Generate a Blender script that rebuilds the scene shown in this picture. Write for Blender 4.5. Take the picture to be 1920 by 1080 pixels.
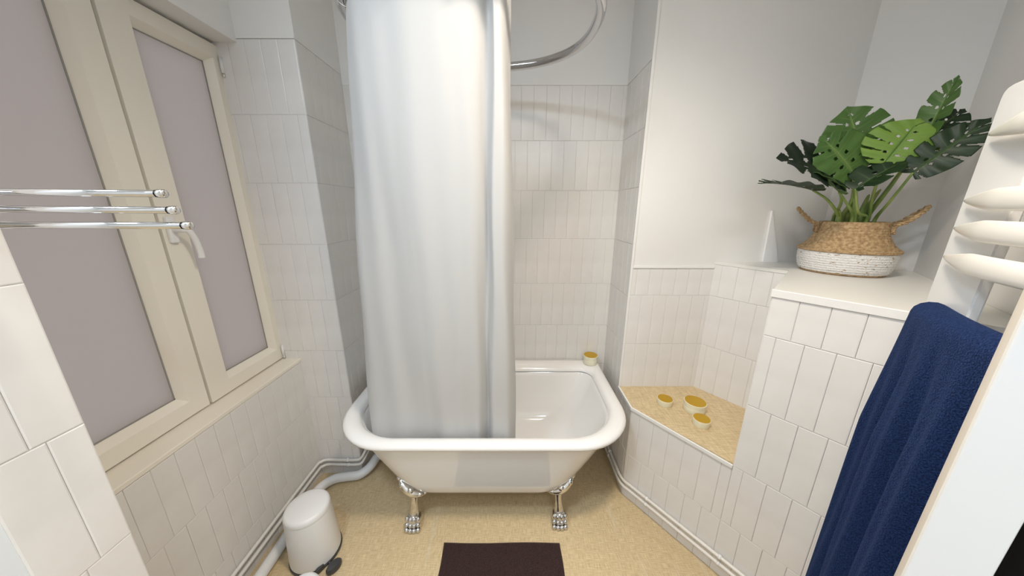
import bpy, bmesh, math, random
from mathutils import Vector, Matrix
R = random.Random(7)
for o in list(bpy.data.objects): bpy.data.objects.remove(o)
scn = bpy.context.scene
C = scn.collection

# ------------------------------------------------------------------ camera, world, lights, exposure
cam = bpy.data.objects.new('camera', bpy.data.cameras.new('camera')); C.objects.link(cam)
cam.data.sensor_width = 36; cam.data.lens = 560 / 1920 * 36; cam.data.clip_start = .02
cam.location = (0, 0, 1.5); cam.rotation_euler = (math.radians(90 - 14.8), 0, 0)
scn.camera = cam
w = bpy.data.worlds.new('world'); scn.world = w; w.use_nodes = True
w.node_tree.nodes['Background'].inputs[0].default_value = (.93, .92, .95, 1)
w.node_tree.nodes['Background'].inputs[1].default_value = 1.0
scn.view_settings.view_transform = 'Standard'; scn.view_settings.look = 'None'
scn.view_settings.gamma = 1; scn.view_settings.use_curve_mapping = False
scn.view_settings.exposure = 1.03
LAMPS = [  # x, y, colour, power, radius, spot cone in degrees (0 = open diffuser)
    (.26, .47, (1, .89, .75), 60.0, .11, 154),
    (-.70, -.05, (.74, .87, 1), 10.5, .17, 0),  # added fill to brighten the walls, not a known lamp
    (.38, -.70, (.74, .87, 1), 4.5, .17, 0),  # added rear fill for tub front and facing walls, not a known lamp
]
CEIL = 2.6

# ------------------------------------------------------------------ materials
def mat(name, col, rough=.5, metal=0, noise=None, bump=None, spec=.5, coat=0, trans=None):
    m = bpy.data.materials.new(name); m.use_nodes = True
    nt = m.node_tree; b = nt.nodes['Principled BSDF']
    b.inputs['Base Color'].default_value = (*col, 1); b.inputs['Roughness'].default_value = rough
    b.inputs['Metallic'].default_value = metal; b.inputs['Specular IOR Level'].default_value = spec
    b.inputs['Coat Weight'].default_value = coat
    tc = nt.nodes.new('ShaderNodeTexCoord')
    if noise:   # (scale, second colour, detail)
        n = nt.nodes.new('ShaderNodeTexNoise'); n.inputs['Scale'].default_value = noise[0]
        n.inputs['Detail'].default_value = noise[2] if len(noise) > 2 else 3
        nt.links.new(tc.outputs['Object'], n.inputs['Vector'])
        r = nt.nodes.new('ShaderNodeValToRGB'); r.color_ramp.elements[0].position = .35; r.color_ramp.elements[1].position = .65
        r.color_ramp.elements[0].color = (*col, 1); r.color_ramp.elements[1].color = (*noise[1], 1)
        nt.links.new(n.outputs['Fac'], r.inputs['Fac']); nt.links.new(r.outputs['Color'], b.inputs['Base Color'])
    if bump:    # (scale, strength, distance)
        n2 = nt.nodes.new('ShaderNodeTexNoise'); n2.inputs['Scale'].default_value = bump[0]; n2.inputs['Detail'].default_value = 2
        nt.links.new(tc.outputs['Object'], n2.inputs['Vector'])
        bp = nt.nodes.new('ShaderNodeBump'); bp.inputs['Strength'].default_value = bump[1]; bp.inputs['Distance'].default_value = bump[2]
        nt.links.new(n2.outputs['Fac'], bp.inputs['Height']); nt.links.new(bp.outputs['Normal'], b.inputs['Normal'])
    if trans:   # translucent share
        t = nt.nodes.new('ShaderNodeBsdfTranslucent'); t.inputs['Color'].default_value = (*trans[1], 1)
        mx = nt.nodes.new('ShaderNodeMixShader'); mx.inputs[0].default_value = trans[0]
        nt.links.new(b.outputs[0], mx.inputs[1]); nt.links.new(t.outputs[0], mx.inputs[2])
        nt.links.new(mx.outputs[0], nt.nodes['Material Output'].inputs['Surface'])
    return m

M = {}
M['paint'] = mat('white paint', (.84, .825, .805), .6, noise=(3, (.86, .845, .825)), bump=(90, .06, .001))
M['ceil'] = mat('ceiling paint', (.84, .83, .81), .7)
M['tile'] = mat('white glazed tile', (.80, .775, .755), .30, noise=(9, (.84, .82, .80)), bump=(16, .12, .004))
M['tile2'] = mat('warm white glazed tile', (.78, .755, .73), .34, noise=(9, (.82, .80, .775)), bump=(16, .12, .004))
M['grout'] = mat('pale grout', (.77, .75, .725), .9)
M['trim'] = mat('white trim', (.86, .85, .83), .35)
M['upvc'] = mat('window plastic with warm light tint', (.87, .82, .72), .32)  # cream tone includes warm lamp light put into the base colour
M['gasket'] = mat('window gasket', (.30, .29, .27), .6)
M['pane'] = mat('frosted glass', (.42, .39, .37), .3, spec=.35, trans=(.6, (.60, .57, .56)))
M['enamel'] = mat('white bath enamel', (.88, .86, .835), .09, coat=.3)
M['chrome'] = mat('chrome', (.66, .66, .67), .08, 1)
M['dchrome'] = mat('worn chrome', (.62, .60, .57), .2, 1, noise=(60, (.75, .74, .72)))
M['curtain'] = mat('white curtain', (.73, .725, .72), .6, spec=.15, bump=(40, .10, .002), trans=(.30, (.74, .72, .68)))
M['wplastic'] = mat('white plastic', (.84, .835, .83), .3)
M['dgrey'] = mat('dark grey plastic', (.045, .047, .05), .4)
M['black'] = mat('black', (.004, .004, .004), .6, spec=.1)
M['pipe'] = mat('white painted pipe', (.80, .775, .73), .4)
M['drain'] = mat('white plastic drain', (.82, .82, .82), .35)
M['rad'] = mat('cream radiator enamel', (.85, .82, .76), .25)
M['post'] = mat('white radiator enamel', (.85, .845, .83), .25)
M['cream'] = mat('cream candle glass', (.83, .79, .60), .25, coat=.4)
M['gold'] = mat('brushed gold lid', (.68, .42, .035), .30, .8, bump=(120, .05, .001))
M['shelf'] = mat('shelf paint', (.80, .785, .74), .35)
M['soil'] = mat('dark soil', (.012, .010, .008), .9)
M['stem'] = mat('plant stem', (.15, .25, .055), .5, noise=(14, (.27, .33, .09)))
M['jute'] = mat('natural woven seagrass', (.33, .205, .095), .8, noise=(95, (.60, .42, .23), 4), bump=(260, .8, .004))
M['doorw'] = mat('white door paint', (.78, .765, .75), .4)
M['doorc'] = mat('cream door edge', (.84, .76, .65), .5)
M['lampglass'] = bpy.data.materials.new('lamp glass'); M['lampglass'].use_nodes = True
_b = M['lampglass'].node_tree.nodes['Principled BSDF']; _b.inputs['Base Color'].default_value = (.9, .88, .84, 1)

def floor_material():
    m = bpy.data.materials.new('beige woven stone floor'); m.use_nodes = True; nt = m.node_tree; N = nt.nodes; L = nt.links
    b = N['Principled BSDF']; b.inputs['Roughness'].default_value = .42
    tc = N.new('ShaderNodeTexCoord')
    def streak(sx, sy, rot):
        mp = N.new('ShaderNodeMapping'); mp.inputs['Scale'].default_value = (sx, sy, 1); mp.inputs['Rotation'].default_value = (0, 0, rot)
        n = N.new('ShaderNodeTexNoise'); n.inputs['Scale'].default_value = 1; n.inputs['Detail'].default_value = 4
        L.new(tc.outputs['Object'], mp.inputs['Vector']); L.new(mp.outputs['Vector'], n.inputs['Vector']); return n.outputs['Fac']
    a = streak(420, 28, 0); c = streak(28, 420, 0); e = streak(30, 3.0, .5)
    ad = N.new('ShaderNodeMath'); ad.operation = 'ADD'; L.new(a, ad.inputs[0]); L.new(c, ad.inputs[1])
    r = N.new('ShaderNodeValToRGB'); r.color_ramp.elements[0].position = .36; r.color_ramp.elements[1].position = .66
    r.color_ramp.elements[0].color = (.49, .365, .205, 1); r.color_ramp.elements[1].color = (.81, .65, .40, 1)
    hf = N.new('ShaderNodeMath'); hf.operation = 'MULTIPLY'; hf.inputs[1].default_value = .5; L.new(ad.outputs[0], hf.inputs[0])
    L.new(hf.outputs[0], r.inputs['Fac'])
    r2 = N.new('ShaderNodeValToRGB'); r2.color_ramp.elements[0].position = .62; r2.color_ramp.elements[1].position = .72
    r2.color_ramp.elements[0].color = (0, 0, 0, 1); r2.color_ramp.elements[1].color = (.35, .35, .35, 1); L.new(e, r2.inputs['Fac'])
    mx = N.new('ShaderNodeMixRGB'); L.new(r2.outputs['Color'], mx.inputs[0]); L.new(r.outputs['Color'], mx.inputs[1])
    mx.inputs[2].default_value = (.72, .64, .50, 1); L.new(mx.outputs[0], b.inputs['Base Color'])
    bp = N.new('ShaderNodeBump'); bp.inputs['Strength'].default_value = .25; bp.inputs['Distance'].default_value = .001
    L.new(hf.outputs[0], bp.inputs['Height']); L.new(bp.outputs['Normal'], b.inputs['Normal'])
    return m
M['floor'] = floor_material()

def terry(name, c1, c2, scale, strength):
    m = mat(name, c1, .95, noise=(scale, c2, 2), bump=(scale, strength, .004), spec=.1)
    b = m.node_tree.nodes['Principled BSDF']; b.inputs['Sheen Weight'].default_value = .35; b.inputs['Sheen Roughness'].default_value = .5
    b.inputs['Sheen Tint'].default_value = (*[min(1, 3 * x + .05) for x in c2], 1)
    return m
M['navy'] = terry('navy terry cloth', (.004, .011, .045), (.013, .031, .098), 330, 1.0)
M['brown'] = terry('dark brown terry', (.030, .017, .016), (.058, .036, .034), 300, .9)

def white_weave():
    m = mat('whitewashed seagrass', (.80, .78, .76), .7, bump=(170, .9, .006))
    nt = m.node_tree; b = nt.nodes['Principled BSDF']
    tc = nt.nodes['Texture Coordinate']; mp = nt.nodes.new('ShaderNodeMapping'); mp.inputs['Scale'].default_value = (60, 60, 150)
    n = nt.nodes.new('ShaderNodeTexNoise'); n.inputs['Scale'].default_value = 1; n.inputs['Detail'].default_value = 2
    r = nt.nodes.new('ShaderNodeValToRGB'); r.color_ramp.elements[0].position = .63; r.color_ramp.elements[1].position = .67
    r.color_ramp.elements[0].color = (.82, .80, .78, 1); r.color_ramp.elements[1].color = (.40, .27, .13, 1)
    nt.links.new(tc.outputs['Object'], mp.inputs[0]); nt.links.new(mp.outputs[0], n.inputs['Vector'])
    nt.links.new(n.outputs['Fac'], r.inputs[0]); nt.links.new(r.outputs[0], b.inputs['Base Color']); return m
M['wweave'] = white_weave()

def leaf_material(name, dark, light, vein):
    m = bpy.data.materials.new(name); m.use_nodes = True; nt = m.node_tree; b = nt.nodes['Principled BSDF']
    b.inputs['Roughness'].default_value = .45
    b.inputs['Specular IOR Level'].default_value = .35
    at = nt.nodes.new('ShaderNodeAttribute'); at.attribute_name = 'vein'
    tc = nt.nodes.new('ShaderNodeTexCoord'); n = nt.nodes.new('ShaderNodeTexNoise'); n.inputs['Scale'].default_value = 12
    nt.links.new(tc.outputs['Object'], n.inputs['Vector'])
    mx = nt.nodes.new('ShaderNodeMixRGB'); mx.inputs[1].default_value = (*dark, 1); mx.inputs[2].default_value = (*light, 1)
    nt.links.new(n.outputs['Fac'], mx.inputs[0])
    m2 = nt.nodes.new('ShaderNodeMixRGB'); nt.links.new(at.outputs['Fac'], m2.inputs[0]); nt.links.new(mx.outputs[0], m2.inputs[1])
    m2.inputs[2].default_value = (*vein, 1); nt.links.new(m2.outputs[0], b.inputs['Base Color']); return m
M['leafD'] = leaf_material('deep green leaf', (.003, .008, .004), (.006, .015, .006), (.015, .032, .010))
M['leafM'] = leaf_material('mid green leaf', (.040, .100, .024), (.095, .185, .040), (.20, .31, .09))
M['leafL'] = leaf_material('lime green leaf', (.145, .255, .040), (.185, .310, .055), (.10, .20, .04))
M['leafK'] = leaf_material('blackish green leaf', (.008, .022, .009), (.014, .038, .012), (.07, .13, .04))

# ------------------------------------------------------------------ mesh helpers
def link(name, me, m, parent=None, smooth=False):
    o = bpy.data.objects.new(name, me); C.objects.link(o)
    if m and not me.materials: me.materials.append(m)
    if parent: o.parent = parent
    if smooth:
        for p in me.polygons: p.use_smooth = True
    return o
def mesh(name, vs, fs, m, parent=None, smooth=False):
    me = bpy.data.meshes.new(name); me.from_pydata([tuple(v) for v in vs], [], fs); me.update()
    return link(name, me, m, parent, smooth)
def from_bm(name, bm, m, parent=None, smooth=False):
    bmesh.ops.recalc_face_normals(bm, faces=bm.faces)
    me = bpy.data.meshes.new(name); bm.to_mesh(me); bm.free(); return link(name, me, m, parent, smooth)
def tag(o, label, cat, group=None):
    o['label'] = label; o['category'] = cat
    if group: o['group'] = group
    return o
def struct(o): o['kind'] = 'structure'; return o
def empty(name, loc=(0, 0, 0), rz=0):
    o = bpy.data.objects.new(name, None); C.objects.link(o); o.location = loc; o.rotation_euler = (0, 0, rz); o.empty_display_size = .05; return o
def prism(name, poly, z0, z1, m, parent=None, bevel=0):
    bm = bmesh.new()
    lo = [bm.verts.new((x, y, z0)) for x, y in poly]; hi = [bm.verts.new((x, y, z1)) for x, y in poly]
    n = len(poly); bm.faces.new(lo[::-1]); bm.faces.new(hi)
    for i in range(n): bm.faces.new((lo[i], lo[(i + 1) % n], hi[(i + 1) % n], hi[i]))
    if bevel: bmesh.ops.bevel(bm, geom=bm.edges[:], offset=bevel, segments=2, affect='EDGES', profile=.5)
    return from_bm(name, bm, m, parent)
def box(name, x0, x1, y0, y1, z0, z1, m, parent=None, bevel=0):
    return prism(name, [(x0, y0), (x1, y0), (x1, y1), (x0, y1)], z0, z1, m, parent, bevel)
def seg_box(name, p, d, a0, a1, off0, off1, z0, z1, m, parent=None, bevel=0):
    """box along a wall line: p + d*a, moved off towards the room side (right of d)"""
    n = (d[1], -d[0])
    P = lambda a, o: (p[0] + d[0] * a + n[0] * o, p[1] + d[1] * a + n[1] * o)
    return prism(name, [P(a0, off0), P(a1, off0), P(a1, off1), P(a0, off1)], z0, z1, m, parent, bevel)
def catmull(pts, k=8, closed=False):
    pts = [Vector(p) for p in pts]; n = len(pts); out = []
    for i in range(n if closed else n - 1):
        g = (lambda j: pts[j % n]) if closed else (lambda j: pts[min(max(j, 0), n - 1)])
        p0, p1, p2, p3 = g(i - 1), g(i), g(i + 1), g(i + 2)
        for s in range(k):
            t = s / k
            out.append(.5 * ((2 * p1) + (p2 - p0) * t + (2 * p0 - 5 * p1 + 4 * p2 - p3) * t * t + (3 * p1 - p0 - 3 * p2 + p3) * t ** 3))
    if not closed: out.append(pts[-1])
    return out
def tube(name, pts, r, m, parent=None, seg=12, closed=False, flat=1.0, rf=None, up=None):
    pts = [Vector(p) for p in pts]; n = len(pts); vs = []; fs = []; prev = None
    for i, p in enumerate(pts):
        a = pts[(i - 1) % n] if closed or i else p; b = pts[(i + 1) % n] if closed or i < n - 1 else p
        t = (b - a).normalized()
        if up: x = t.cross(Vector(up)).normalized()
        elif prev is None: x = t.cross(Vector((0, 0, 1)) if abs(t.z) < .9 else Vector((1, 0, 0))).normalized()
        else: x = (prev - t * prev.dot(t)).normalized()
        prev = x; y = t.cross(x)
        rr = r if rf is None else r * rf(i / max(1, n - 1))
        for k in range(seg):
            c, s = math.cos(2 * math.pi * k / seg), math.sin(2 * math.pi * k / seg)
            vs.append(p + x * (c * rr * flat) + y * (s * rr))
    for i in range(n if closed else n - 1):
        for k in range(seg):
            a = i * seg + k; b = i * seg + (k + 1) % seg; j = ((i + 1) % n) * seg
            fs.append((a, b, j + (k + 1) % seg, j + k))
    if not closed: fs.append(tuple(range(seg))[::-1]); fs.append(tuple((n - 1) * seg + k for k in range(seg)))
    return mesh(name, vs, fs, m, parent, True)
def lathe(name, prof, m, parent=None, seg=40, loc=(0, 0, 0), sx=1, sy=1, cap=True):
    vs = []; fs = []; n = len(prof)
    for r, z in prof:
        for k in range(seg):
            a = 2 * math.pi * k / seg; vs.append((loc[0] + sx * r * math.cos(a), loc[1] + sy * r * math.sin(a), loc[2] + z))
    for i in range(n - 1):
        for k in range(seg): fs.append((i * seg + k, i * seg + (k + 1) % seg, (i + 1) * seg + (k + 1) % seg, (i + 1) * seg + k))
    if cap: fs.append(tuple(range(seg))[::-1]); fs.append(tuple((n - 1) * seg + k for k in range(seg)))
    o = mesh(name, vs, fs, m, parent, True); o.data.set_sharp_from_angle(angle=math.radians(38)); return o
def smooth_by_angle(o, deg=35):
    for p in o.data.polygons: p.use_smooth = True
    o.data.set_sharp_from_angle(angle=math.radians(deg))
    return o

# ------------------------------------------------------------------ tiles
TILE = {}
def tile_mesh(wd, ht, m):
    k = (round(wd, 3), round(ht, 3), m.name)
    if k not in TILE:
        b, d, c = .0022, .0022, .0009
        X, Z = wd / 2 - .0005, ht / 2 - .0005
        vs = []
        for ins, y in ((0, .001), (0, -d + c), (b, -d)):
            for sx, sz in ((-1, -1), (1, -1), (1, 1), (-1, 1)): vs.append((sx * (X - ins), y, sz * (Z - ins)))
        fs = [(8, 9, 10, 11)]
        for l in (0, 4):
            for i in range(4): fs.append((l + i, l + (i + 1) % 4, l + 4 + (i + 1) % 4, l + 4 + i))
        me = bpy.data.meshes.new('tile'); me.from_pydata(vs, [], fs); me.materials.append(m); me.update(); TILE[k] = me
    return TILE[k]
def tiles(parent, p, d, length, zs, joints, pitch, m, tilt=.35, only=None):
    """rows between the heights zs; joints[i] = phase of the vertical joints in row i"""
    X = Vector((d[0], d[1], 0)); Z = Vector((0, 0, 1)); Y = Z.cross(X)
    for i in range(len(zs) - 1):
        z0, z1 = zs[i], zs[i + 1]
        ph = joints[i % len(joints)] % pitch
        cuts = [0.0]; a = ph
        while a < length - 1e-6:
            if a > .004: cuts.append(a)
            a += pitch
        if length - cuts[-1] < .004 and len(cuts) > 1: cuts.pop()
        cuts.append(length)
        for a0, a1 in zip(cuts, cuts[1:]):
            if only and not only((a0 + a1) / 2, (z0 + z1) / 2): continue
            o = bpy.data.objects.new('tile', tile_mesh(a1 - a0, z1 - z0, m)); C.objects.link(o); o.parent = parent
            c = Vector((p[0], p[1], (z0 + z1) / 2)) + X * ((a0 + a1) / 2)
            mt = Matrix((X, Y, Z)).transposed().to_4x4(); mt.translation = c - Y * R.uniform(-.0002, .0004)
            t = math.radians(tilt)
            o.matrix_basis = mt @ Matrix.Rotation(R.uniform(-t, t) * .5, 4, 'X') @ Matrix.Rotation(R.uniform(-t, t), 4, 'Z')

# ------------------------------------------------------------------ room shell
LX, BY, RX = -1.11, 1.76, .6
D = (.593, -.805)                      # direction of the slanted right-hand wall
FR = lambda a, o=0: (RX + D[0] * a - .805 * o, 1.29 + D[1] * a - .593 * o)
CO1, CO2 = (1.507, 1.475), (1.686, 1.232)
DC = (-.644, -.765)                    # direction of the radiator wall
WC = lambda s: (CO2[0] + DC[0] * s, CO2[1] + DC[1] * s)
END = WC(1.45)
floor = struct(box('floor', -1.4, 2.0, -1.6, 2.0, -.1, 0, M['floor']))
ceiling = struct(box('ceiling', -1.4, 2.0, -1.6, 2.0, CEIL, CEIL + .1, M['ceil']))

# left wall around the window
WY0, WY1, WZ0, WZ1 = .52, 1.42, .745, 2.15
wl = struct(box('wall_left', LX - .2, LX, WY0, WY1, 0, WZ0 - .018, M['grout']))
box('wall_above_window', LX - .2, LX, WY0, WY1, WZ1, CEIL, M['paint'], wl)
box('wall_near', LX - .2, LX, -1.4, WY0, 0, CEIL, M['paint'], wl)
tiles(wl, (LX, WY0), (0, 1), WY1 - WY0, [0, .19, .46, WZ0 - .019], [.02, .055, .02], .067, M['tile2'])
# tiled nib standing out from the left wall
nib = struct(box('wall_nib', LX, -.802, .358, .476, 0, CEIL, M['grout']))
tiles(nib, (-.802, .358), (0, 1), .118, [.03, .303, .573, .843, 1.113, 1.383, 1.653, 1.923, 2.193, 2.463], [.07, .05, .05 + .0, .07, .052, .069], .0695, M['tile'], .25)
# boxed column between window and bath
col = struct(box('wall_column', LX - .2, -.878, 1.42, BY + .2, 0, CEIL, M['grout']))
CZ = [0, .235, .512, .787, 1.062, 1.338, 1.613, 1.889, 2.163]
tiles(col, (-1.214, 1.42), (1, 0), -.878 + 1.214, CZ, [.03, .064], .067, M['tile'])
tiles(col, (-.878, 1.42), (0, 1), BY - 1.42, CZ, [.03, .064], .067, M['tile2'])
box('painted_front', LX, -.874, 1.416, 1.42, 2.163, CEIL, M['paint'], col)
box('painted_side', -.878, -.874, 1.42, BY, 2.163, CEIL, M['paint'], col)
# back wall behind the bath
back = struct(box('wall_back', -.878, RX + .2, BY, BY + .2, 0, CEIL, M['grout']))
BZ = [.0, .255, .524, .793, 1.062, 1.331, 1.6, 1.856, 2.118]
tiles(back, (-.878, BY), (1, 0), RX + .878, BZ, [.03, .062], .0665, M['tile2'], .25)
box('painted_top', -.878, RX, BY - .004, BY, 2.118, CEIL, M['paint'], back)
# alcove return wall at the right-hand end of the bath
alc = struct(box('wall_alcove', RX, RX + .2, 1.479, BY, 0, CEIL, M['grout']))
tiles(alc, (RX, BY), (0, -1), BY - 1.475, BZ, [.03, .062], .0665, M['tile2'], .25)
box('painted_top', RX - .004, RX, 1.475, BY, 2.118, CEIL, M['paint'], alc)
# painted wall above the ledge, its tiled lower band
wa = struct(box('wall_niche', RX, CO1[0] + .1, 1.475, 1.479 + .2, .54, CEIL, M['paint']))
tiles(wa, (RX, 1.475), (1, 0), .415, [.54, .80, 1.071, 1.212], [.0, .065, .03], .0655, M['tile'])
wb = struct(seg_box('wall_slanted', CO1, D, -.02, .302, -.2, 0, 0, CEIL, M['paint']))
wc = struct(seg_box('wall_right', CO2, DC, -.05, 1.45, -.2, 0, 0, CEIL, M['paint']))
struct(box('wall_side', END[0], END[0] + .2, -1.4, END[1], 0, CEIL, M['paint']))
struct(box('wall_rear', LX - .2, END[0] + .2, -1.6, -1.4, 0, CEIL, M['paint']))
# shelf block with the slanted tiled front
PIL = (.857, .943); REC = (1.185, 1.246); NIC = (1.015, 1.475)
blk = struct(prism('wall_pillar', [PIL, WC(.86), CO2, CO1, NIC, REC], 0, 1.232, M['grout']))
PA = .432
tiles(blk, FR(PA), D, .44, [0, .268, .54, .813, 1.087, 1.231], [(.011 - PA), (.046 - PA)], .07, M['tile'])
tiles(blk, NIC, D, .287, [.54, .80, 1.071, 1.231], [.03, .0, .035], .066, M['tile'])
tiles(blk, REC, (-.734, -.679), .446, [.54, .813, 1.087, 1.231], [.03, .0], .068, M['tile'])
top = prism('shelf_top', [(PIL[0] - .004, PIL[1] - .002), WC(.86), CO2, CO1, (NIC[0] - .003, NIC[1]), (REC[0] - .006, REC[1])], 1.232, 1.247, M['shelf'], blk, .002)
seg_box('shelf_edge', FR(PA), D, -.004, .44, 0, .007, 1.222, 1.2475, M['trim'], blk, .0015)
# low ledge
led = struct(prism('wall_ledge', [(RX, 1.29), PIL, REC, NIC, (RX + .002, 1.475), (RX + .002, 1.479), (RX, 1.479)], 0, .534, M['grout']))
tiles(led, FR(0), D, PA, [0, .268, .532], [.011, .046], .07, M['tile'])
tiles(led, (RX, 1.475), (0, -1), .185, [0, .268, .532], [.03, .062], .0665, M['tile2'])
prism('ledge_top', [(RX - .002, 1.293), (PIL[0] + .003, PIL[1] + .006), (REC[0] + .01, REC[1]), NIC, (RX - .002, 1.472)], .534, .543, M['floor'], led)
seg_box('ledge_edge', FR(0), D, -.004, PA, 0, .008, .528, .545, M['trim'], led, .002)
seg_box('ledge_edge', (RX, 1.475), (0, -1), 0, .188, 0, .008, .528, .545, M['trim'], led, .002)
for i, o in enumerate([
    box('trim_1', RX - .006, RX + .006, 1.468, 1.4745, .545, CEIL, M['trim'], None, .0015),
    box('trim_2', RX + .006, 1.012, 1.468, 1.4745, 1.213, 1.225, M['trim'], None, .0015),
    box('trim_3', LX + .006, -.876, 1.413, 1.4155, 2.163, 2.170, M['trim']),
]): struct(o)

# ------------------------------------------------------------------ window
win = struct(empty('window_1', (-1.2, 1.0, WZ0)))
def wbox(name, x0, x1, y0, y1, z0, z1, m, parent=win, bevel=.003):
    o = box(name, x0 + 1.2, x1 + 1.2, y0 - 1.0, y1 - 1.0, z0 - WZ0, z1 - WZ0, m, parent, bevel); return o
struct(box('trim_4', -1.24, LX + .004, WY0, WY1, WZ0 - .018, WZ0, M['upvc'], None, .003)).name = 'trim_4'
wbox('outer_frame', -1.28, -1.215, WY0, WY0 + .03, WZ0 + .001, WZ1, M['upvc'])
wbox('outer_frame', -1.28, -1.215, WY1 - .035, WY1 - .001, WZ0 + .001, WZ1, M['upvc'])
wbox('outer_frame', -1.28, -1.215, WY0, WY1 - .001, WZ1 - .05, WZ1 - .001, M['upvc'])
wbox('outer_frame', -1.28, -1.215, WY0, WY1 - .001, WZ0 + .001, WZ0 + .03, M['upvc'])
def sash(y0, y1, gl, gr, xf):
    """stiles and rails with a sloping glazing bead round the pane; gl, gr = pane edges"""
    s = empty('sash', (0, 0, 0)); s.parent = win
    z0, z1 = WZ0 + .006, WZ1 - .012; gb, gt = .828, 2.068
    zz = lambda z: z - WZ0
    P = dict(o=(y0, y1, z0, z1), b=(gl - .018, gr + .018, gb - .021, gt + .02), g=(gl, gr, gb, gt))
    def ring(k, x): a, b, c, d = P[k]; return [(x + 1.2, yy - 1, zz(q)) for yy, q in ((a, c), (b, c), (b, d), (a, d))]
    # four members, each mitred: outer edge -> front face -> bead slope -> pane
    names = ('bottom_rail', 'stile', 'top_rail', 'stile')
    back_, fo, fb, fg = ring('o', xf - .07), ring('o', xf), ring('b', xf), ring('g', xf - .03)
    gbk = ring('g', xf - .07)
    for i, n in enumerate(names):
        j = (i + 1) % 4
        vs = [L_[k] for L_ in (back_, fo, fb, fg, gbk) for k in (i, j)]
        fs = [(0, 1, 3, 2), (2, 3, 5, 4), (4, 5, 7, 6), (6, 7, 9, 8), (8, 9, 1, 0), (0, 2, 4, 6, 8), (1, 9, 7, 5, 3)]
        bm = bmesh.new(); V = [bm.verts.new(v) for v in vs]
        for f in fs: bm.faces.new([V[k] for k in f])
        from_bm(n, bm, M['upvc'], s)
    for y_, k_ in ((gl, .004), (gr - .004, .004)): wbox('gasket', xf - .0305, xf - .0285, y_, y_ + k_, gb, gt, M['gasket'], s, 0)
    for z_ in (gb, gt - .004): wbox('gasket', xf - .0305, xf - .0285, gl, gr, z_, z_ + .004, M['gasket'], s, 0)
    wbox('pane', xf - .046, xf - .0305, gl - .004, gr + .004, gb - .004, gt + .004, M['pane'], s, 0)
    return s
sL = sash(WY0 + .02, 1.030, .60, .950, -1.2)
sR = sash(1.038, 1.418, 1.138, 1.374, -1.197)
# lever handle on the far sash
h = empty('handle'); h.parent = win
hb = wbox('rose', -1.197, -1.183, 1.048, 1.074, 1.385, 1.475, M['wplastic'], h, .004)
tube('lever', catmull([(.012, .062, 1.43 - WZ0), (.045, .062, 1.43 - WZ0), (.055, .075, 1.425 - WZ0), (.055, .088, 1.395 - WZ0), (.052, .098, 1.35 - WZ0), (.052, .098, 1.325 - WZ0)], 6), .010, M['wplastic'], h, 10, flat=.8)
for hz in (.79, 2.07):
    g = empty('hinge'); g.parent = win
    tube('barrel', [(.012, .415, hz - WZ0 - .03), (.012, .415, hz - WZ0 + .03)], .006, M['wplastic'], g, 10)
    tube('pin', [(.012, .415, hz - WZ0 - .045), (.012, .415, hz - WZ0 - .03)], .0045, M['dchrome'], g, 10)

# ------------------------------------------------------------------ door jamb and dark slab at the right
ph = math.radians(59.6); Lv = (math.sin(ph), math.cos(ph)); Tv = (math.cos(ph), -math.sin(ph)); E1 = (.4205, .2314)
dq = lambda l, t: (E1[0] + Lv[0] * l + Tv[0] * t, E1[1] + Lv[1] * l + Tv[1] * t)
dj = struct(prism('door_1', [dq(0, 0), dq(0, .04), dq(.22, .04), dq(.22, .0)], 0, 2.05, M['doorw'], None, .0015))
prism('lining', [dq(.0015, -.0012), dq(.2185, -.0012), dq(.2185, 0), dq(.0015, 0)], .002, 2.048, M['doorc'], dj)
struct(prism('dark_beyond_slab', [dq(.06, .041), dq(.06, .36), dq(.10, .36), dq(.10, .041)], 0, 2.05, M['black']))  # black slab added to stand in for the dark space past the jamb

# ------------------------------------------------------------------ ceiling spot and two added fill lamps (above the frame)
for i, (x, y, colr, pw, rad, cone) in enumerate(LAMPS):
    l = empty('ceiling_and_fill_lamp', (x, y, CEIL))
    tag(l, ['small round ceiling spotlight above the bath mat' , 'added unseen fill lamp on the ceiling beside the tiled nib', 'added unseen fill lamp on the ceiling near the rear wall'][i], 'lamp')
    lathe('lamp_base', [(.02, 0), (rad + .03, 0), (rad + .03, -.02), (rad + .012, -.024), (rad + .012, -.012)][::-1], M['trim'], l, 32, cap=False)
    lathe('lamp_glass', [(.001, -.012), (rad + .01, -.012), (rad + .01, -.010), (.001, -.010)], M['lampglass'], l, 32)
    ld = bpy.data.lights.new('lamp_light', 'SPOT' if cone else 'AREA'); ld.energy = pw; ld.color = colr
    if cone: ld.shadow_soft_size = rad; ld.spot_size = math.radians(cone); ld.spot_blend = 1
    else: ld.shape = 'DISK'; ld.size = 2 * rad
    lo = bpy.data.objects.new('lamp_light', ld); C.objects.link(lo); lo.parent = l; lo.location = (0, 0, -.03)

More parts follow.
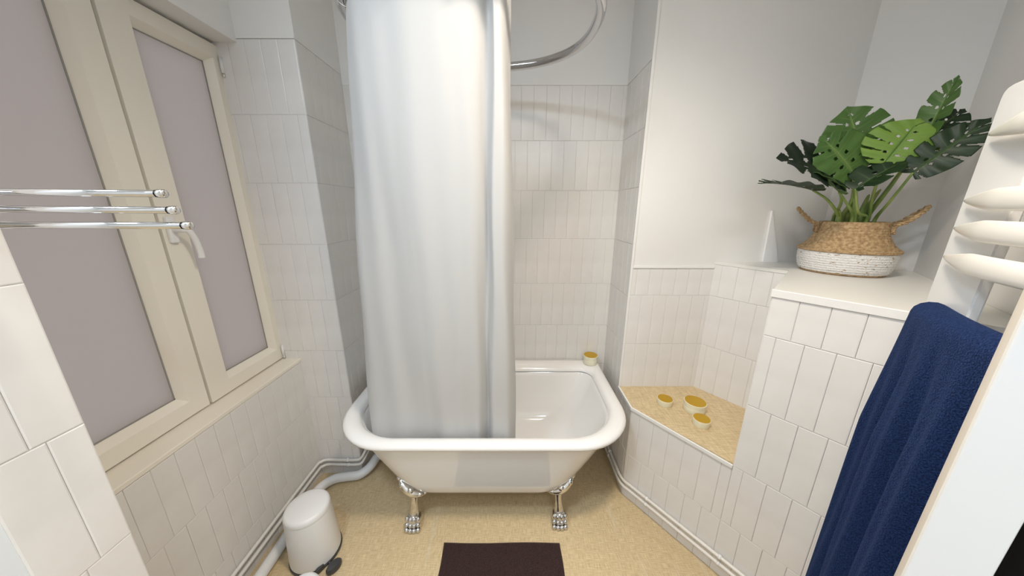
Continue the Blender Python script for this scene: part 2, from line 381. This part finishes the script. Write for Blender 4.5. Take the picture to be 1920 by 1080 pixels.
# ------------------------------------------------------------------ bathtub
def dring(z, x0, x1, y0, y1, rf, rb, n=12):
    pts = []
    def arc(cx, cy, r, a0):
        for i in range(n + 1): a = math.radians(a0 + 90 * i / n); pts.append((cx + r * math.cos(a), cy + r * math.sin(a), z))
    arc(x0 + rf, y0 + rf, rf, 180); arc(x1 - rf, y0 + rf, rf, 270); arc(x1 - rb, y1 - rb, rb, 0); arc(x0 + rb, y1 - rb, rb, 90)
    return pts
TX, TY = -.128, 1.4
tub = empty('bathtub', (TX, TY, 0)); tag(tub, 'white freestanding bathtub with rolled rim and silver claw feet', 'bathtub')
def loft(name, rings, m, parent, cap0=True, cap1=True):
    vs = []; fs = []; n = len(rings[0])
    for r in rings: vs += [(x - TX, y - TY, z + (.022 * ((x - TX) / .35) ** 2 * max(0, 1 - (z - .163) / .12) if z < .285 else 0)) for x, y, z in r]
    for i in range(len(rings) - 1):
        for k in range(n): fs.append((i * n + k, i * n + (k + 1) % n, (i + 1) * n + (k + 1) % n, (i + 1) * n + k))
    if cap0: fs.append(tuple(range(n))[::-1])
    if cap1: fs.append(tuple((len(rings) - 1) * n + k for k in range(n)))
    return mesh(name, vs, fs, m, parent, True)
body = [dring(*a) for a in [
    (.163, -.36, .12, 1.24, 1.55, .10, .06), (.166, -.46, .21, 1.165, 1.60, .14, .06), (.178, -.535, .282, 1.13, 1.64, .17, .06),
    (.205, -.585, .330, 1.112, 1.66, .19, .06), (.26, -.625, .370, 1.10, 1.68, .21, .06), (.38, -.69, .435, 1.078, 1.70, .23, .06),
    (.50, -.752, .497, 1.052, 1.72, .25, .06), (.535, -.77, .515, 1.045, 1.73, .25, .06), (.545, -.755, .50, 1.06, 1.70, .25, .06),
    (.54, -.738, .483, 1.078, 1.655, .25, .07), (.50, -.725, .47, 1.085, 1.645, .25, .08), (.40, -.67, .42, 1.105, 1.63, .23, .09),
    (.30, -.60, .35, 1.13, 1.61, .2, .1), (.245, -.55, .30, 1.16, 1.585, .18, .1), (.222, -.47, .22, 1.20, 1.55, .15, .1), (.214, -.30, .05, 1.28, 1.48, .08, .08)]]
loft('tub_body', body, M['enamel'], tub)
rim = [dring(*a) for a in [
    (.534, -.775, .52, 1.040, 1.735, .255, .05), (.531, -.790, .535, 1.026, 1.745, .26, .05), (.535, -.800, .545, 1.016, 1.750, .265, .05),
    (.546, -.804, .549, 1.012, 1.752, .27, .05), (.555, -.800, .545, 1.016, 1.751, .265, .05), (.5625, -.788, .533, 1.027, 1.748, .26, .05),
    (.563, -.765, .51, 1.048, 1.72, .25, .06), (.559, -.748, .493, 1.064, 1.66, .245, .07), (.548, -.738, .483, 1.074, 1.648, .24, .07), (.535, -.733, .478, 1.080, 1.645, .24, .07)]]
loft('rim', rim, M['enamel'], tub, False, False)
def claw(x, y, sx, sy):
    """cast foot: scrolled bracket against the tub, bowed leg, paw with four toes"""
    f = empty('foot'); f.parent = tub
    g = lambda p: (p[0] * sx + x - TX, p[1] * sy + y - TY, p[2])
    def ball(bm, c, r, d=(1, 1, 1), n=2):
        bmesh.ops.create_icosphere(bm, subdivisions=n, radius=r, matrix=Matrix.Translation(g(c)) @ Matrix.Diagonal((*d, 1)))
    tube('leg', catmull([g(p) for p in [(.004, .040, .195), (.006, .022, .165), (.006, .014, .13), (.003, .012, .09), (0, .010, .05)]], 6), .021, M['dchrome'], f, 14,
         flat=1.0, rf=lambda t: 1.15 - .35 * math.sin(math.pi * min(1, t * 1.1)))
    br = empty('bracket'); br.parent = f
    tube('wing', catmull([g(p) for p in [(-.060, .030, .252), (-.046, .020, .236), (-.026, .012, .212), (.004, .008, .192), (.034, .012, .182), (.058, .020, .180)]], 6), .017, M['dchrome'], br, 12, rf=lambda t: .45 + .75 * math.sin(math.pi * t))
    bm = bmesh.new(); ball(bm, (-.046, .016, .232), .016); ball(bm, (-.062, .030, .256), .012); from_bm('scroll', bm, M['dchrome'], br, True)
    bm = bmesh.new(); ball(bm, (.036, .010, .184), .014, (1.3, 1, .9)); ball(bm, (.058, .020, .182), .010, (1.4, 1, .9)); from_bm('scroll', bm, M['dchrome'], br, True)
    bm = bmesh.new(); ball(bm, (-.006, .006, .204), .021, (1, .8, 1.1)); from_bm('boss', bm, M['dchrome'], br, True)
    bm = bmesh.new()
    ball(bm, (0, .006, .038), .036, (1, 1, .95), 3)
    for k, dx in enumerate((-.027, -.009, .009, .027)):
        e = .004 * (k in (1, 2))
        ball(bm, (dx, -.015 - e, .052), .0125, (.85, 1, 1.6)); ball(bm, (dx, -.022 - e, .034), .0115, (.9, 1.1, 1.0)); ball(bm, (dx * 1.02, -.030 - e, .0125), .0125, (.95, 1.15, 1))
    ball(bm, (0, .002, .015), .032, (1, 1, .46))
    from_bm('paw', bm, M['chrome'], f, True)
claw(-.478, 1.120, 1, 1); claw(.232, 1.135, -1, 1); claw(-.46, 1.655, 1, -1); claw(.21, 1.655, -1, -1)

# ------------------------------------------------------------------ curtain rail and curtain
RC = (-.122, 1.195, 2.1); RA, RB = .405, .316
rail = empty('curtain_rail', RC); tag(rail, 'oval chrome shower curtain rail hanging over the bathtub', 'curtain rail')
def oval(a, ra=RA, rb=RB):
    c, s = math.cos(a), math.sin(a); e = .86
    return (ra * math.copysign(abs(c) ** e, c), rb * math.copysign(abs(s) ** e, s))
tube('ring', [(*oval(2 * math.pi * i / 96), 0) for i in range(96)], .0165, M['chrome'], rail, 16, closed=True)
for a in (.5 * math.pi, 1.15 * math.pi, 1.85 * math.pi):
    x, y = oval(a)
    tube('hanger', [(x, y, 0), (x, y, CEIL - 2.1)], .008, M['chrome'], rail, 10)
    lathe('ceiling_flange', [(.03, 0), (.03, -.008), (.012, -.016)][::-1], M['chrome'], rail, 20, (x, y, CEIL - 2.1))
tube('glider', [(.100 + .004 * math.cos(q), RB + .019 * math.cos(q), -.012 + .020 * math.sin(q)) for q in [2 * math.pi * u / 16 for u in range(16)]], .003, M['chrome'], rail, 6, closed=True)
tube('collar', [(.09, RB, 0), (.11, RB, 0)], .015, M['chrome'], rail, 14)

cur = empty('shower_curtain', (-.28, 1.1, .4)); tag(cur, 'long white fabric shower curtain tucked inside the bathtub', 'curtain')
def curtain():
    top = catmull([(-.40, 1.38), (-.465, 1.30), (-.495, 1.18), (-.485, 1.06), (-.42, .975), (-.32, .93), (-.19, .915), (-.10, .93), (-.065, .96), (-.045, .925), (-.02, .945), (-.005, 1.02)], 14)
    bot = catmull([(-.46, 1.42), (-.575, 1.34), (-.625, 1.22), (-.628, 1.14), (-.50, 1.125), (-.36, 1.13), (-.24, 1.12), (-.15, 1.13), (-.115, 1.16), (-.085, 1.12), (-.01, 1.125), (.02, 1.18)], 14)
    top = [(p[0], p[1]) for p in [Vector((*q[:2], 0)) for q in top]]; bot = [(p[0], p[1]) for p in bot]
    n = len(top); nz = 70; z0, z1 = .40, 2.084; vs = []; fs = []
    for j in range(nz + 1):
        t = j / nz; z = z0 + (z1 - z0) * t
        for i in range(n):
            s = i / (n - 1); e = t ** (.9 + 2.2 * max(0, 1 - s / .45))
            x = bot[i][0] * (1 - e) + top[i][0] * e; y = bot[i][1] * (1 - e) + top[i][1] * e
            amp = (.0032 + .0016 * math.sin(2.1 * t + 4 * s))
            wv = math.sin(2 * math.pi * (7.3 * s + .25 * math.sin(3 * t))) + .5 * math.sin(2 * math.pi * (15.1 * s + .4 * t) + 1)
            y += amp * wv
            x += .003 * math.sin(9 * z + 20 * s)
            vs.append((x + .28, y - 1.1, z - .4))
    for j in range(nz):
        for i in range(n - 1): fs.append((j * n + i, j * n + i + 1, (j + 1) * n + i + 1, (j + 1) * n + i))
    o = mesh('cloth', vs, fs, M['curtain'], cur, True)
    md = o.modifiers.new('thick', 'SOLIDIFY'); md.thickness = .0012
    for k in range(9):
        i = int((k + .5) / 9 * n); x, y = top[i]
        a = math.atan2((y - RC[1]) / RB, (x - RC[0]) / RA); ox, oy = oval(a)
        px, py = RC[0] + ox * .965, RC[1] + oy * .965
        tube('curtain_ring', [(px + .28 + .030 * math.cos(q) * math.cos(a), py - 1.1 + .030 * math.cos(q) * math.sin(a), 2.092 - .4 + .028 * math.sin(q)) for q in [2 * math.pi * u / 16 for u in range(16)]], .002, M['chrome'], cur, 6, closed=True)
curtain()

# ------------------------------------------------------------------ swing-arm towel bars on the nib
tb = empty('towel_bar', (-.7975, .43, 1.5)); tag(tb, 'three slim chrome towel bars reaching out from the tiled nib', 'towel bar')
box('wall_plate', 0, .006, -.018, .018, -.05, .05, M['chrome'], tb, .002)
tube('pivot', [(.012, 0, -.04), (.012, 0, .04)], .008, M['chrome'], tb, 14)
for z, xe, dz, dy in ((.0205, -.484, .003, .000), (-.0015, -.474, .002, .0), (-.0225, -.460, .001, .0)):
    b_ = tube('bar', [(.012, 0, z + dz), (xe + .7975, dy, z)], .0048, M['chrome'], tb, 14)
    x = xe + .7975
    tube('end_cap', [(x - .001, dy, z), (x + .001, dy, z), (x + .006, dy, z), (x + .008, dy, z)], .0058, M['dchrome'], b_, 14, rf=lambda t: 1 if t < .9 else .75)
    tube('seal', [(x - .004, dy, z), (x - .0022, dy, z)], .0052, M['black'], b_, 14)

# ------------------------------------------------------------------ pedal bin and white container
pb = empty('pedal_bin', (-.885, 1.005, 0), math.radians(60)); tag(pb, 'small white plastic pedal bin with dark grey pedal by the wall pipes', 'pedal bin')
lathe('base_ring', [(.098, 0), (.102, .003), (.102, .012), (.097, .014)], M['dgrey'], pb, 48)
lathe('bucket', [(.094, .013), (.0985, .016), (.0985, .03), (.087, .235), (.0865, .24)], M['wplastic'], pb, 48)
lathe('lid', [(.0868, .241), (.0875, .244), (.086, .256), (.082, .264), (.074, .268), (.04, .2705), (.004, .271)], M['wplastic'], pb, 48)
tube('pedal_arm', [(0, -.085, .010), (0, -.125, .012)], .007, M['dgrey'], pb, 8)
pd = lathe('pedal', [(.026, 0), (.028, .006), (.028, .018), (.024, .025), (.01, .027)], M['dgrey'], pb, 28, (0, -.138, .003), 1.15, .72)
box('hinge_slot', -.05, -.02, -.1025, -.09, .004, .026, M['dgrey'], pb, .002)
pt = empty('round_container', (-.755, .755, 0)); tag(pt, 'round white lidded container standing in front of the pedal bin', 'container')
lathe('body', [(.056, 0), (.06, .004), (.062, .15), (.061, .16)], M['wplastic'], pt, 40)
lathe('lid', [(.062, .161), (.0625, .168), (.058, .182), (.048, .19), (.02, .194), (.003, .195)], M['wplastic'], pt, 40)

# ------------------------------------------------------------------ bath mat
bm_ = empty('bath_mat', (-.045, .70, 0)); tag(bm_, 'dark chocolate brown terry bath mat on the beige floor', 'bath mat')
def mat_mesh():
    nx, ny = 120, 60; vs = []; fs = []; W2, H2 = .268, .339
    rr = random.Random(3)
    for j in range(ny + 1):
        for i in range(nx + 1):
            x = -W2 + 2 * W2 * i / nx; y = -H2 + 2 * H2 * j / ny
            e = min(W2 - abs(x), H2 - abs(y)); z = .011 * min(1, e / .012) ** .5
            z += (.0012 * math.sin(x * 2 * math.pi / .0225) + rr.uniform(-.0005, .0005)) * min(1, e / .02)
            x += .0025 * math.sin(9 * y + 1) + .0015 * math.sin(30 * y); y += .002 * math.sin(14 * x)
            vs.append((x, y, max(.0015, z + .0015)))
    for j in range(ny):
        for i in range(nx): a = j * (nx + 1) + i; fs.append((a, a + 1, a + nx + 2, a + nx + 1))
    mesh('pile', vs, fs, M['brown'], bm_, True)
    box('backing', -W2 + .002, W2 - .002, -H2 + .002, H2 - .002, 0, .002, M['brown'], bm_)
mat_mesh()

# ------------------------------------------------------------------ pipes
dp = tag(tube('drain_pipe', catmull([(-1.045, .40, .029), (-1.045, .90, .029), (-1.052, 1.22, .03), (-1.045, 1.30, .03), (-1.00, 1.352, .03), (-.93, 1.368, .031), (-.87, 1.378, .034), (-.83, 1.42, .045), (-.80, 1.50, .06), (-.70, 1.56, .07)], 8), .024, M['drain'], None, 18),
         'fat white plastic drain pipe lying along the floor under the window', 'pipe')
def wallpipe(name, pts, label, clips):
    o = tag(tube(name, catmull(pts, 8), .0072, M['pipe'], None, 12), label, 'pipe')
    for c, n in clips:
        k = tube('pipe_clip', [(c[0] + n[0] * s, c[1] + n[1] * s, c[2]) for s in (-.008, .010)], .0055, M['pipe'], o, 10)
        tube('clip_band', [(c[0] - n[1] * s, c[1] + n[0] * s, c[2]) for s in (-.006, .006)], .0102, M['trim'], k, 12)
    return o
lx = LX + .017
for z, x, lab in ((.112, lx, 'upper of two thin white pipes along the tiled wall under the window'), (.080, lx + .004, 'lower of two thin white pipes along the tiled wall under the window')):
    wallpipe('water_pipe', [(x, .48, z), (x, .9, z), (x, 1.34, z), (x + .008, 1.385, z), (x + .035, 1.402, z), (-.98, 1.4015, z), (-.90, 1.4015, z), (-.868, 1.406, z + .006), (-.852, 1.43, z + .03), (-.85, 1.5, z + .05)], lab, [((-.94, 1.4015, z), (0, -1))])
nf = (-.805, -.593)
for z, o_, lab in ((.108, .017, 'upper of two thin white pipes along the slanted tiled wall'), (.078, .021, 'lower of two thin white pipes along the slanted tiled wall')):
    P = lambda a: (*FR(a, o_), z)
    q = FR(0, o_); xa = RX - o_
    wallpipe('water_pipe', [(xa, 1.66, z), (xa, 1.45, z), (xa, 1.335, z), (xa + .002, 1.302, z), (FR(.012, o_)[0], FR(.012, o_)[1], z), P(.05), P(.14), P(.4), P(.80)], lab, [(P(.14), nf), (P(.46), nf), ((xa, 1.47, z), (-1, 0))])

# ------------------------------------------------------------------ candles
def candle(loc, r, h, label):
    c = empty('candle_tin', loc); tag(c, label, 'candle', None)
    lathe('body', [(r * .97, 0), (r, .002), (r, h * .62), (r * .985, h * .64)], M['cream'], c, 40)
    ld = lathe('lid', [(r * .985, h * .645), (r * 1.02, h * .66), (r * 1.02, h * .985), (r * .99, h)], M['cream'], c, 40)
    lathe('lid_disc', [(r * .96, h - .0005), (r * .96, h + .0012), (.002, h + .0016)], M['gold'], ld, 40)
candle((.492, 1.700, .563), .043, .055, 'cream candle with gold lid on the back rim of the bathtub')
candle((.775, 1.318, .543), .036, .031, 'low cream candle with gold lid standing alone on the tiled ledge')
candle((.895, 1.268, .543), .048, .050, 'tallest and widest cream candle with gold lid on the ledge')
candle((.868, 1.168, .543), .036, .032, 'low cream candle whose gold lid mirrors the tall candle behind')

# ------------------------------------------------------------------ basket
BK = (1.372, 1.228, 1.247)
bk = empty('woven_basket', BK, math.radians(-40)); bk.scale = (.95, .95, .98); tag(bk, 'two-tone belly basket, straw top and whitewashed base, on the tiled shelf', 'basket')
def coil(prof, m, name, amp=.0026, pitch=.0095, seg=72):
    L_ = []; acc = 0
    for (r0, z0), (r1, z1) in zip(prof, prof[1:]):
        d_ = math.hypot(r1 - r0, z1 - z0); k = max(2, int(d_ / .0022))
        for i in range(k):
            t = i / k; s = acc + d_ * t; nx, nz = (z1 - z0) / d_, -(r1 - r0) / d_
            b = amp * abs(math.sin(math.pi * s / pitch)); L_.append((r0 + (r1 - r0) * t + nx * b, z0 + (z1 - z0) * t + nz * b))
        acc += d_
    L_.append(prof[-1]); return lathe(name, L_, m, bk, seg, cap=False)
coil([(.002, .001), (.125, .001), (.133, .008)], M['jute'], 'bottom')
coil([(.133, .008), (.141, .022), (.147, .05), (.149, .08), (.148, .092)], M['wweave'], 'white_wall')
coil([(.148, .092), (.155, .094), (.1555, .098), (.146, .104), (.132, .117), (.120, .135), (.110, .157), (.104, .180), (.103, .198), (.100, .203), (.096, .200)], M['jute'], 'straw_wall')
lathe('rim_braid', [(.100, .196), (.1055, .199), (.1055, .206), (.101, .209), (.096, .206), (.096, .198)], M['jute'], bk, 72, cap=False)
lathe('liner', [(.100, .195), (.099, .150), (.06, .15), (.002, .15)], M['soil'], bk, 48, cap=False)
def rope(name, pts, parent):
    """two strands twisted round each other"""
    o = None; pts = catmull(pts, 10); n = len(pts)
    for s in (0, 1):
        q = []
        for i, p in enumerate(pts):
            a = i * .75 + s * math.pi; t = (pts[min(i + 1, n - 1)] - pts[max(i - 1, 0)]).normalized()
            x = t.cross(Vector((0, 0, 1))).normalized(); y = t.cross(x); q.append(p + (x * math.cos(a) + y * math.sin(a)) * .0036)
        r_ = tube(name if s == 0 else 'strand', q, .0042, M['jute'], parent if s == 0 else o, 8)
        if s == 0: o = r_
for sx, tilt in ((-1, .050), (1, .055)):
    rope('handle', [(sx * .108, -.035, .165), (sx * .110, -.036, .196), (sx * .135, -.040, .212), (sx * .165, -.028, .212 + tilt * .6), (sx * .182, 0, .212 + tilt), (sx * .165, .028, .212 + tilt * .6), (sx * .135, .040, .212), (sx * .110, .036, .196), (sx * .108, .035, .165)], bk)

# ------------------------------------------------------------------ monstera
mo = empty('monstera_plant', (BK[0], BK[1], BK[2] + .15)); tag(mo, 'leafy green monstera with split perforated leaves growing from the woven basket', 'plant')
OFF = Vector(mo.location)
lathe('soil', [(.002, .018), (.094, .016), (.094, .003), (.002, .003)][::-1], M['soil'], mo, 40, cap=False)
def leaf(base, tip, width, normal, m, stem_pts, fold=.25, droop=.12, slits=5, seed=1, sr=.0038):
    rr = random.Random(seed)
    B, T = Vector(base), Vector(tip); L_ = (T - B).length; Y = (T - B).normalized()
    N = Vector(normal); N = (N - Y * N.dot(Y)).normalized(); X = Y.cross(N)
    wd = width / L_ * .5
    nv, nu = 100, 18; vs = []; vein = []; idx = {}
    def P(s, v, u):
        a = math.pi * (.13 + .87 * v ** .92)
        mx = wd * math.sin(a) * (1 + .10 * math.sin(a * 1.0)); my = .43 - .55 * math.cos(a)
        if v > .85: my += .06 * ((v - .85) / .15) ** 2
        x = mx * u; y = (v * .93) * (1 - u) + my * u - .04 * u * (1 - u) * (1 - v)
        z = fold * abs(x) - droop * (y ** 2) - .16 * droop * 6 * (x / max(wd, .01)) ** 2 * wd + .012 * math.sin(v * slits * 2 * math.pi) * u
        return B + (X * (s * x) + Y * y + N * z) * L_
    hole = {}
    for s in (-1, 1):
        for k in range(slits): hole[s, k] = (rr.uniform(.30, .52), rr.uniform(.10, .17), rr.random() < .75, rr.uniform(.16, .24))
    def cut(s, v, u):
        q = v * slits * .96 + .5 * (s > 0) * .3; k = int(q); f = q - k - .5
        if k >= slits or v > .93 or v < .05: return False
        u0, wv, deep, hu = hole[s, k]
        if deep and u > u0 and abs(f) < wv * ((u - u0) / (1 - u0)) ** .6: return True
        if ((f + .02) / .15) ** 2 + ((u - hu) / .075) ** 2 < 1: return True
        return False
    fs = []
    for s in (-1, 1):
        for i in range(nv + 1):
            for j in range(nu + 1):
                v, u = i / nv, j / nu
                idx[s, i, j] = len(vs); vs.append(P(s, v, u) - OFF)
                q = v * slits * .96 + .5 * (s > 0) * .3; f = abs((q % 1) - 0)
                lat = math.exp(-(min(f, 1 - f) / .035) ** 2) * (1 - u) * .6
                vein.append(min(1, math.exp(-(u / .05) ** 2) + lat))
        for i in range(nv):
            for j in range(nu):
                if cut(s, (i + .5) / nv, (j + .5) / nu): continue
                f = (idx[s, i, j], idx[s, i, j + 1], idx[s, i + 1, j + 1], idx[s, i + 1, j])
                fs.append(f if s > 0 else f[::-1])
    o = mesh('leaf', vs, fs, m, mo, True)
    at = o.data.attributes.new('vein', 'FLOAT', 'POINT'); at.data.foreach_set('value', vein)
    md = o.modifiers.new('thick', 'SOLIDIFY'); md.thickness = .0012
    if stem_pts:
        pts = catmull([Vector(p) - OFF for p in stem_pts] + [B - OFF], 8)
        tube('stem', pts, sr, M['stem'], mo, 8, rf=lambda t: 1.7 - .8 * t)
S0 = Vector((1.350, 1.215, 1.41))
def st(dx, dy, mid): return [S0 + Vector((dx, dy, 0)), S0 + Vector((dx * 1.15, dy * 1.15, .06)), mid]
V3 = Vector
leaf((1.124, 1.17, 1.567), (.872, 1.10, 1.614), .11, (.30, -.05, .95), M['leafK'], st(-.05, 0, V3((1.20, 1.18, 1.53))), .3, .1, 5, 1)
leaf((1.217, 1.19, 1.610), (.983, 1.14, 1.700), .21, (.05, -.75, .65), M['leafD'], st(-.045, .02, V3((1.26, 1.19, 1.53))), .35, .15, 4, 2)
leaf((1.201, 1.15, 1.560), (1.056, 1.12, 1.643), .085, (.6, -.3, .7), M['leafM'], st(-.035, -.03, V3((1.27, 1.16, 1.5))), .3, .1, 4, 3)
leaf((1.296, 1.20, 1.680), (1.226, 1.21, 1.856), .185, (-.45, -.85, .28), M['leafM'], st(-.01, .03, V3((1.325, 1.21, 1.55))), .15, .10, 5, 4)
leaf((1.258, 1.17, 1.625), (1.128, 1.17, 1.752), .185, (-.35, -.85, .35), M['leafM'], st(-.025, .01, V3((1.30, 1.19, 1.53))), .15, .12, 5, 5)
leaf((1.300, 1.12, 1.655), (1.355, 1.10, 1.790), .170, (-.45, -.80, .40), M['leafL'], st(.02, -.03, V3((1.34, 1.16, 1.55))), .10, .08, 6, 6)
leaf((1.226, 1.12, 1.570), (1.323, 1.09, 1.668), .110, (-.70, -.25, .62), M['leafK'], st(-.005, -.045, V3((1.28, 1.14, 1.49))), .45, .10, 3, 7)
leaf((1.392, 1.10, 1.738), (1.408, 1.09, 1.907), .075, (-.95, -.1, .2), M['leafM'], st(.04, -.01, V3((1.385, 1.15, 1.58))), .45, .06, 5, 8)
leaf((1.395, 1.105, 1.728), (1.482, 1.095, 1.820), .095, (-.45, -.70, .55), M['leafK'], st(.045, .0, V3((1.39, 1.16, 1.58))), .15, .06, 4, 9)
leaf((1.342, 1.065, 1.618), (1.438, 1.00, 1.765), .105, (-.50, -.70, .50), M['leafK'], st(.045, -.03, V3((1.37, 1.13, 1.52))), .12, .06, 6, 10)
leaf((1.336, 1.23, 1.61), (1.281, 1.23, 1.745), .17, (-.35, -.9, .2), M['leafK'], st(.0, .04, V3((1.345, 1.22, 1.52))), .15, .1, 5, 11)
for dx, dy, h_, lean in ((-.045, .0, .10, -.015), (-.02, -.03, .14, -.02), (.0, -.02, .15, .01), (.03, .0, .17, .03), (.01, .03, .16, .0)):
    p = S0 + V3((dx, dy, -.005)) - OFF
    tube('sheath', catmull([p, p + V3((lean * .3, 0, h_ * .4)), p + V3((lean, 0, h_ * .8)), p + V3((lean * 1.6, 0, h_))], 6), .0125, M['stem'], mo, 10, flat=.8, rf=lambda t: (1 - t) ** .55 + .05)

# added white wedge: a bright lit patch on the wall, built as a solid
tri = mesh('lit_patch_wedge', [(1.243, 1.463, 1.2475), (1.318, 1.463, 1.2475), (1.236, 1.463, 1.493), (1.243, 1.474, 1.2475), (1.318, 1.474, 1.2475), (1.236, 1.474, 1.493)],
           [(0, 1, 2), (5, 4, 3), (0, 3, 4, 1), (1, 4, 5, 2), (2, 5, 3, 0)], mat('lit patch white', (.95, .95, .95), .4))
tag(tri, 'slim white wedge added for a bright lit patch on the wall behind the basket', 'light patch')

# ------------------------------------------------------------------ towel radiator and towel
RP, RD = (.985, .68), (.574, .819)
rd = empty('towel_radiator', (RP[0], RP[1], 0)); tag(rd, 'white towel radiator with wide post and curved cream tubes', 'radiator')
RNn = (-.819, .574)
rq = lambda t, o, z: (-RD[0] * t + RNn[0] * o, -RD[1] * t + RNn[1] * o, z)   # t runs towards the viewer, o stands off towards the room
def rbox(name, t0, t1, o0, o1, z0, z1, m, parent=rd, bevel=.003):
    return prism(name, [rq(t0, o0, 0)[:2], rq(t1, o0, 0)[:2], rq(t1, o1, 0)[:2], rq(t0, o1, 0)[:2]][::1], z0, z1, m, parent, bevel)
def post():
    bm = bmesh.new(); pr = []
    z0, z1, r, w_ = .12, 1.735, .02, .152
    pts = [(0, z0), (w_, z0), (w_, z1)] + [(r - r * math.sin(a), z1 - r + r * math.cos(a)) for a in [math.pi / 2 * i / 6 for i in range(7)]]
    f = [bm.verts.new(rq(t, 0, z)) for t, z in pts]; g = [bm.verts.new(rq(t, -.016, z)) for t, z in pts]
    bm.faces.new(f); bm.faces.new(g[::-1]); n = len(pts)
    for i in range(n): bm.faces.new((f[i], g[i], g[(i + 1) % n], f[(i + 1) % n]))
    bmesh.ops.recalc_face_normals(bm, faces=bm.faces)
    bmesh.ops.bevel(bm, geom=[e for e in bm.edges if len(e.link_faces) == 2 and e.calc_face_angle(0) > 1], offset=.003, segments=2, affect='EDGES')
    from_bm('post', bm, M['post'], rd)
post()
rbox('rear_post', .375, .42, -.03, -.004, .12, 1.735, M['post'])
for z in (.25, 1.66):
    for t in (.05, .39): rbox('wall_bracket', t, t + .02, -.118, -.014, z, z + .02, M['post'])
for z in (1.645, 1.517, 1.46, 1.398, 1.268, 1.10, 1.04, .98, .80, .74, .68, .50, .44, .38):
    pts = [rq(.030 + .365 * i / 24, .002 + .022 * math.sin(math.pi * min(1, (.045 + .35 * i / 24) / .44)) , z) for i in range(25)]
    tube('tube', pts, .0205, M['rad'], rd, 14, flat=.42, rf=lambda t: min(1, .10 + .9 * (t / .34) ** .8) if t < .34 else 1, up=(0, 0, 1))
tw = empty('bath_towel', (RP[0], RP[1], 1.29)); tag(tw, 'navy blue terry towel hanging over the white radiator', 'towel')
def towel():
    nt_, ns = 60, 90; vs = []; fs = []; t0, t1 = .072, .40
    for j in range(ns + 1):
        s = j / ns
        for i in range(nt_ + 1):
            u = i / nt_; t = t0 + (t1 - t0) * u
            bow = .004 + .022 * math.sin(math.pi * min(1, max(0, t) / .44))
            if s < .12:      # back layer, short
                z = 1.10 + (1.278 - 1.10) * s / .12; o = bow - .027
            elif s < .2:     # over the tube
                a = math.pi * (s - .12) / .08; z = 1.276 + .023 * math.sin(a); o = bow - .001 - .026 * math.cos(a)
            else:
                q = (s - .2) / .8; z = 1.276 - q * 1.02; o = bow + .025
                f = min(1, q * 3.5)
                o += f * (.013 * math.sin(2 * math.pi * (u * 3.1 + .12 * math.sin(3 * q)) + .6) + .006 * math.sin(2 * math.pi * (u * 6.7) + 2 + 2 * q) + .010 * q)
                if u > .5: o -= f * .010 * min(1, (u - .5) / .22) ** 1.5
                t -= f * .010 * (1 - u) * q + .004 * math.sin(6 * q) * (1 - u)
            e = min(1, min(u, 1 - u) / .05 + .2)
            vs.append(rq(t, o, z - 1.29))
    for j in range(ns):
        for i in range(nt_): a = j * (nt_ + 1) + i; fs.append((a, a + 1, a + nt_ + 2, a + nt_ + 1))
    o = mesh('cloth', vs, fs, M['navy'], tw, True)
    md = o.modifiers.new('thick', 'SOLIDIFY'); md.thickness = .006; md.offset = 0
towel()
